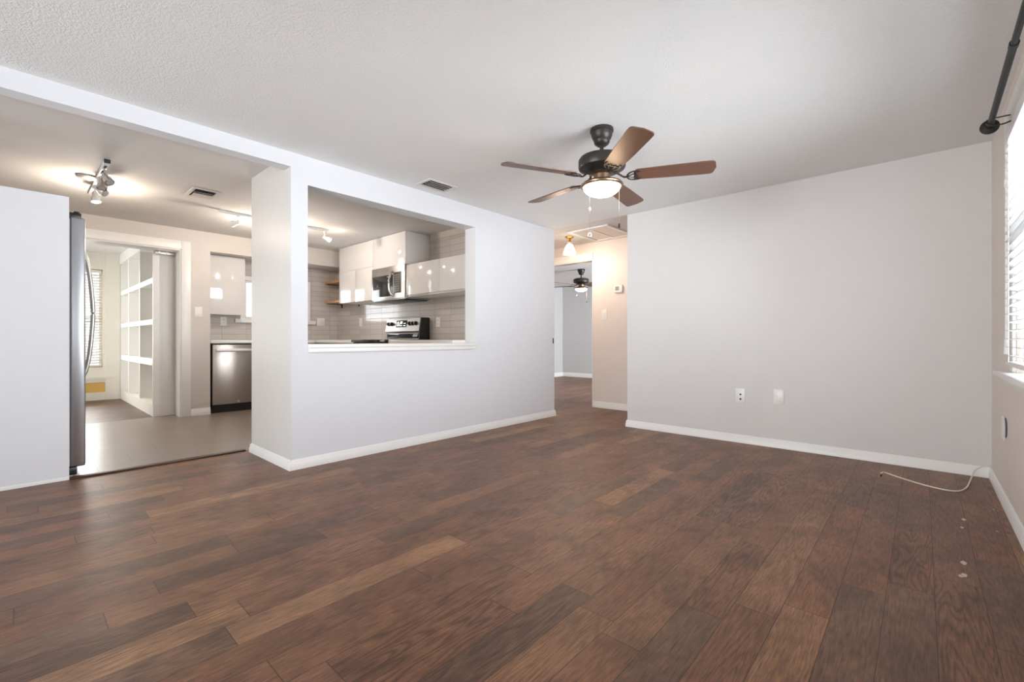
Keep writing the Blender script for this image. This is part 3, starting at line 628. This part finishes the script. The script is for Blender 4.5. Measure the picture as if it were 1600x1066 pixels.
# ------------------------------------------------------------------ fridge
FX0, FX1, FY = -5.10, -4.215, 0.327
t = thing('refrigerator', 'tall stainless refrigerator beside the white partition panel', 'refrigerator', (-4.66, -0.15, 0.0))
obj('body', B(FX0, FX1, -0.56, 0.245, 0.05, 1.74, bev=0.006), 'fridge', t)
for (a, b2, hx) in ((-4.655, FX1, -4.625), (FX0, -4.66, -4.69)):
    d = obj('door', B(a, b2, 0.25, FY, 0.072, 1.755, bev=0.012, seg=3), 'fridge', t)
    hp = spline([(hx, FY - 0.002, 1.60), (hx, FY + 0.03, 1.56), (hx, FY + 0.055, 1.42), (hx, FY + 0.072, 1.20), (hx, FY + 0.072, 1.05), (hx, FY + 0.055, 0.82), (hx, FY + 0.03, 0.68), (hx, FY - 0.002, 0.64)], 7)
    obj('handle', MB().tube(hp, 0.011, 12, 1.0), 'nickel', d)
obj('hinge_cover', B(-4.30, -4.225, 0.20, FY - 0.02, 1.745, 1.785, bev=0.006).cyl((-4.25, 0.285, 1.75), (-4.25, 0.285, 1.795), 0.016, seg=16), 'black', t)
obj('toe_grille', B(FX0 + 0.02, FX1 - 0.004, -0.5, 0.285, 0.02, 0.07, bev=0.004), 'black', t)
for xx in (FX1 - 0.03, FX0 + 0.03): obj('foot', MB().cyl((xx, 0.25, 0.0005), (xx, 0.25, 0.03), 0.018, seg=16), 'plastic', t)
obj('door_gasket', B(FX0 + 0.02, FX1 - 0.01, 0.243, 0.252, 0.08, 1.74), 'ventg', t)

# ------------------------------------------------------------------ dishwasher, counters, base cabinets
t = thing('dishwasher', 'stainless dishwasher with bar handle under the kitchen counter', 'dishwasher', (-6.85, 1.955, 0.0))
obj('body', B(-7.09, -6.60, 1.662, 2.255, 0.10, 0.868), 'black', t)
d = obj('door', B(-6.60, XK, 1.664, 2.253, 0.105, 0.862, bev=0.006), 'steely', t)
obj('control_edge', B(-6.598, -6.565, 1.668, 2.25, 0.862, 0.872), 'black', t)
obj('handle', B(-6.535, -6.515, 1.695, 2.225, 0.775, 0.812, bev=0.006).box(-6.562, -6.53, 1.71, 1.735, 0.785, 0.803).box(-6.562, -6.53, 2.185, 2.21, 0.785, 0.803), 'bar', d)
obj('badge', MB().lathe([(0, 0.0), (0.020, 0.0), (0.018, 0.003), (0, 0.003)], (XK + 0.0002, 1.955, 0.13), 24, Matrix.Rotation(PI / 2, 4, 'Y') @ Matrix.Scale(0.55, 4, (1, 0, 0))), 'ventg', d)
obj('toe_kick', B(-6.66, -6.60, 1.664, 2.253, 0.001, 0.10), 'black', t)
t = thing('base_cabinet', 'white base cabinet under the kitchen sink window', 'cabinet', (-6.85, 2.9, 0), 'white base cabinets')
obj('body', B(-7.09, -6.59, 2.262, 3.54, 0.10, 0.875), 'carcass', t)
for a in (2.265, 2.905): obj('door', B(-6.588, XK - 0.002, a, a + 0.632, 0.11, 0.865, bev=0.002), 'gloss', t)
obj('toe_kick', B(-6.66, -6.64, 2.262, 2.95, 0.001, 0.10), 'carcass', t)
for (a, b2, lab) in ((-6.555, -5.425, 'white base cabinet left of the range'), (-4.625, -3.53, 'white base cabinet right of the range')):
    t = thing('base_cabinet', lab, 'cabinet', ((a + b2) / 2, 3.25, 0), 'white base cabinets')
    obj('body', B(a, b2, 2.98, 3.545, 0.10, 0.875), 'carcass', t); mid = (a + b2) / 2
    for p, q in ((a, mid - 0.002), (mid + 0.002, b2)): obj('door', B(p + 0.002, q, 2.955, 2.978, 0.11, 0.865, bev=0.002), 'gloss', t)
    obj('toe_kick', B(a, b2, 3.02, 3.04, 0.001, 0.10), 'carcass', t)
tag(obj('countertop', B(-7.098, -6.54, 1.642, 3.558, 0.88, 0.924, bev=0.004).box(-6.54, -5.425, 2.94, 3.558, 0.88, 0.924, bev=0.004), 'counter'), 'white countertop over the dishwasher running to the left of the range', 'countertop')
tag(obj('countertop', B(-4.625, -3.472, 2.94, 3.558, 0.88, 0.924, bev=0.004), 'counter'), 'white countertop to the right of the range', 'countertop')

# ------------------------------------------------------------------ upper cabinets
t = thing('wall_cabinet', 'glossy white wall cabinet above the dishwasher', 'cabinet', (-6.95, 1.88, 1.262), 'glossy white wall cabinets')
obj('body', B(-7.09, -6.832, 1.644, 2.105, 1.262, 2.033), 'carcass', t)
obj('door', B(-6.83, -6.81, 1.646, 2.108, 1.258, 2.030, bev=0.002), 'gloss', t)
YC = 3.20
def upper(label, x0, x1, z0, z1, doors):
    t = thing('wall_cabinet', label, 'cabinet', ((x0 + x1) / 2, 3.38, z0), 'glossy white wall cabinets')
    obj('body', B(x0, x1, YC + 0.021, YT - 0.001, z0, z1), 'carcass', t)
    for (a, b2, c, d) in doors: obj('door', B(a + 0.0015, b2 - 0.0015, YC, YC + 0.02, c + 0.0015, d - 0.0015, bev=0.0015), 'gloss', t)
    return t
upper('tall glossy white wall cabinet left of the microwave', -6.32, -5.397, 1.46, 2.255, [(-6.32, -5.397, 1.90, 2.255), (-6.32, -5.861, 1.455, 1.90), (-5.861, -5.397, 1.455, 1.90)])
upper('glossy white wall cabinet directly above the microwave', -5.395, -4.656, 1.852, 2.255, [(-5.395, -4.656, 1.852, 2.255)])
upper('low glossy white wall cabinet touching the microwave on its right', -4.640, -4.011, 1.45, 1.835, [(-4.640, -4.011, 1.468, 1.835)])
upper('low glossy white wall cabinet farthest right above the counter', -4.009, -3.476, 1.45, 1.835, [(-4.009, -3.476, 1.468, 1.835)])

for c_, (a, b2) in zip([o for o in bpy.data.objects if o.get('label', '').startswith('low glossy')], ((-4.58, -4.22), (-3.92, -3.56))):
    obj('finger_pull', B(a, b2, YC + 0.001, YC + 0.02, 1.461, 1.4675), 'ventg', c_)

# ------------------------------------------------------------------ floating shelves
for z, lab in ((1.80, 'upper floating wood shelf in the kitchen corner'), (1.495, 'lower floating wood shelf in the kitchen corner')):
    t = thing('floating_shelf', lab, 'shelf', (-6.7, 3.4, z), 'floating wood shelves')
    obj('board', B(-6.985, -6.325, 3.30, YT - 0.001, z, z + 0.036, bev=0.003), 'oak', t)
    for xx in (-6.93, -6.40):
        obj('bracket', B(xx - 0.012, xx + 0.012, 3.305, YT - 0.001, z - 0.010, z - 0.0005).box(xx - 0.012, xx + 0.012, YT - 0.012, YT - 0.0012, z - 0.06, z - 0.010), 'iron', t)

# ------------------------------------------------------------------ microwave
mx0, mx1, my, mz0, mz1 = -5.392, -4.645, 3.182, 1.430, 1.850
t = thing('microwave', 'stainless over-the-range microwave between the white cabinets', 'microwave', ((mx0 + mx1) / 2, 3.38, mz0))
obj('body', B(mx0, mx1, my + 0.022, YT - 0.002, mz0, mz1 - 0.001, bev=0.003), 'steelx', t)
d = obj('door', B(mx0, mx1 - 0.001, my, my + 0.022, mz0 + 0.01, mz1, bev=0.003), 'steelx', t)
obj('window', B(mx0 + 0.03, -4.90, my - 0.003, my + 0.001, mz0 + 0.045, mz1 - 0.105, bev=0.001), 'mwindow', d)
obj('control_strip', B(-4.88, mx1 - 0.075, my - 0.003, my + 0.001, mz0 + 0.075, mz1 - 0.085, bev=0.001), 'sprayer', d)
k = MB()
for i in range(8):
    for j in range(3): k.box(-4.862 + j * 0.038, -4.838 + j * 0.038, my - 0.0042, my - 0.0028, mz0 + 0.095 + i * 0.028, mz0 + 0.108 + i * 0.028)
obj('key_pad', k, 'lcd', d)
hp = spline([(-4.89, my - 0.001, mz1 - 0.075), (-4.893, my - 0.03, mz1 - 0.095), (-4.90, my - 0.052, mz1 - 0.16), (-4.90, my - 0.058, (mz0 + mz1) / 2), (-4.90, my - 0.052, mz0 + 0.12), (-4.893, my - 0.03, mz0 + 0.06), (-4.89, my - 0.001, mz0 + 0.045)], 6)
obj('handle', MB().tube(hp, 0.013, 12), 'steel', d)
obj('badge', B(-5.03, -4.97, my - 0.0045, my - 0.003, mz1 - 0.133, mz1 - 0.122), 'nickel', d)
obj('vent_base', B(mx0 + 0.01, mx1 - 0.01, my + 0.01, YT - 0.03, mz0 - 0.012, mz0 - 0.0005, bev=0.002), 'black', t)

# ------------------------------------------------------------------ range
rx0, rx1 = -5.415, -4.635
t = thing('kitchen_range', 'stainless electric range with black glass cooktop under the microwave', 'range', ((rx0 + rx1) / 2, 3.2, 0.0))
obj('body', B(rx0, rx1, 2.93, 3.545, 0.02, 0.895, bev=0.004), 'black', t)
obj('cooktop', B(rx0 - 0.004, rx1 + 0.004, 2.90, 3.40, 0.896, 0.928, bev=0.004), 'blackglass', t)
d = obj('oven_door', B(rx0 + 0.005, rx1 - 0.005, 2.89, 2.928, 0.25, 0.86, bev=0.006), 'steelx', t)
obj('oven_window', B(rx0 + 0.13, rx1 - 0.13, 2.887, 2.892, 0.42, 0.72), 'blackglass', d)
obj('handle', MB().cyl((rx0 + 0.05, 2.845, 0.81), (rx1 - 0.05, 2.845, 0.81), 0.012, seg=16).cyl((rx0 + 0.07, 2.845, 0.81), (rx0 + 0.07, 2.892, 0.81), 0.008).cyl((rx1 - 0.07, 2.845, 0.81), (rx1 - 0.07, 2.892, 0.81), 0.008), 'steelx', d)
obj('drawer', B(rx0 + 0.005, rx1 - 0.005, 2.89, 2.928, 0.06, 0.24, bev=0.006), 'steelx', t)
# back guard: slanted control face over a dark riser
g = MB(); pr = [(3.41, 0.929), (3.41, 1.015), (3.395, 1.035), (3.425, 1.205), (3.44, 1.212), (3.545, 1.212), (3.545, 0.929)]
rot = Matrix(((0, 0, 1, 0), (1, 0, 0, 0), (0, 1, 0, 0), (0, 0, 0, 1)))
bg = obj('back_guard', MB().prism(pr, rx0 + 0.006, rx1 - 0.022, rot), 'steelx', t)
obj('side_panel', MB().prism([(3.395, 0.929), (3.395, 1.03), (3.43, 1.205), (3.548, 1.205), (3.548, 0.929)], rx1 - 0.021, rx1 - 0.004, rot), 'black', bg)
obj('riser_panel', B(rx0 + 0.03, rx1 - 0.045, 3.404, 3.4105, 0.945, 1.005, bev=0.002), 'blackglass', bg)
nrm = Vector((0, -0.985, 0.174)); up_ = Vector((0, 0.174, 0.985)); face = lambda x, h: Vector((x, 3.395, 1.035)) + up_ * h
for x in (-5.345, -5.275, -4.865, -4.80, -4.735):
    c = face(x, 0.10); kn = obj('knob', MB().cyl(c, c + nrm * 0.012, 0.026, seg=24).cyl(c + nrm * 0.012, c + nrm * 0.034, 0.021, 0.018, 24), 'black', bg)
    obj('pointer', MB().tube([c + nrm * 0.0345 + up_ * 0.004, c + nrm * 0.0345 + up_ * 0.017], 0.0018, 6), 'nickel', kn)
fm = frame_m(face(-5.05, 0.10), (0, -1, 0)); tilt = Matrix.Translation(face(-5.05, 0.10)) @ Matrix((Vector((1, 0, 0)), up_, -nrm * -1)).transposed().to_4x4()
ds = obj('display', MB().box(-0.115, 0.115, -0.045, 0.045, 0.0005, 0.004, bev=0.001, mat=tilt), 'blackglass', bg)
k = MB()
for (a, b2, c, d2) in ((-0.085, -0.065, 0.005, 0.03), (-0.03, 0.02, 0.0, 0.03), (-0.085, -0.06, -0.03, -0.018), (-0.03, -0.01, -0.03, -0.02), (0.0, 0.02, -0.03, -0.02), (0.05, 0.09, -0.03, -0.02), (0.05, 0.09, 0.0, 0.008)):
    k.box(a, b2, c, d2, 0.0036, 0.0044, mat=tilt)
obj('lit_segments', k, 'led', ds)
for (bx, by, br_) in ((-5.21, 3.03, 0.10), (-4.84, 3.03, 0.085), (-5.21, 3.27, 0.075), (-4.84, 3.27, 0.10)):
    obj('burner_ring', MB().lathe([(br_ - 0.003, 0.0), (br_, 0.0004), (br_ + 0.003, 0.0)], (bx, by, 0.9283), 40), 'ventg', t)

# ------------------------------------------------------------------ back-room cubby unit and door-track hardware
cx0, cx1, cy0, cy1 = -9.29, -6.84, 1.12, 1.44
t = thing('cubby_unit', 'tall white built-in cubby shelving in the back room', 'shelving', ((cx0 + cx1) / 2, 1.28, 0))
obj('back_panel', B(cx0, cx1 - 0.03, cy1 - 0.012, cy1, 0.145, 2.2), 'cream', t)
obj('side_panel', B(cx1 - 0.028, cx1, cy0, 1.448, 0, 2.255), 'trim', t)
obj('side_panel', B(cx0, cx0 + 0.05, cy0, cy1 - 0.012, 0.145, 2.2), 'trim', t)
obj('plinth', B(cx0, cx1 - 0.028, cy0, cy1, 0.0, 0.145), 'cream', t)
obj('top_rail', B(cx0, cx1 - 0.028, cy0 - 0.012, cy1, 2.10, 2.255), 'trim', t)
for xx in (-7.735, -8.60): obj('divider', B(xx - 0.022, xx + 0.022, cy0 + 0.004, cy1 - 0.012, 0.145, 2.10), 'trim', t)
for a, b2 in ((0.615, 0.695), (1.112, 1.174), (1.612, 1.674)):
    obj('shelf', B(cx0 + 0.05, cx1 - 0.028, cy0 - 0.002, cy1 - 0.012, a, b2), 'trim', t)
struct('baseboard_cubby', B(cx1 - 0.001, cx1 + 0.014, cy0, 1.33, 0, 0.145), 'trim')
tag(obj('door_track', B(-6.80, -6.765, 1.13, 1.315, 1.955, 1.991, bev=0.004).cyl((-6.765, 1.17, 1.973), (-6.755, 1.17, 1.973), 0.014, seg=16).cyl((-6.765, 1.24, 1.973), (-6.755, 1.24, 1.973), 0.014, seg=16), 'nickel'), 'metal track hardware at the top of the cased doorway', 'door track')
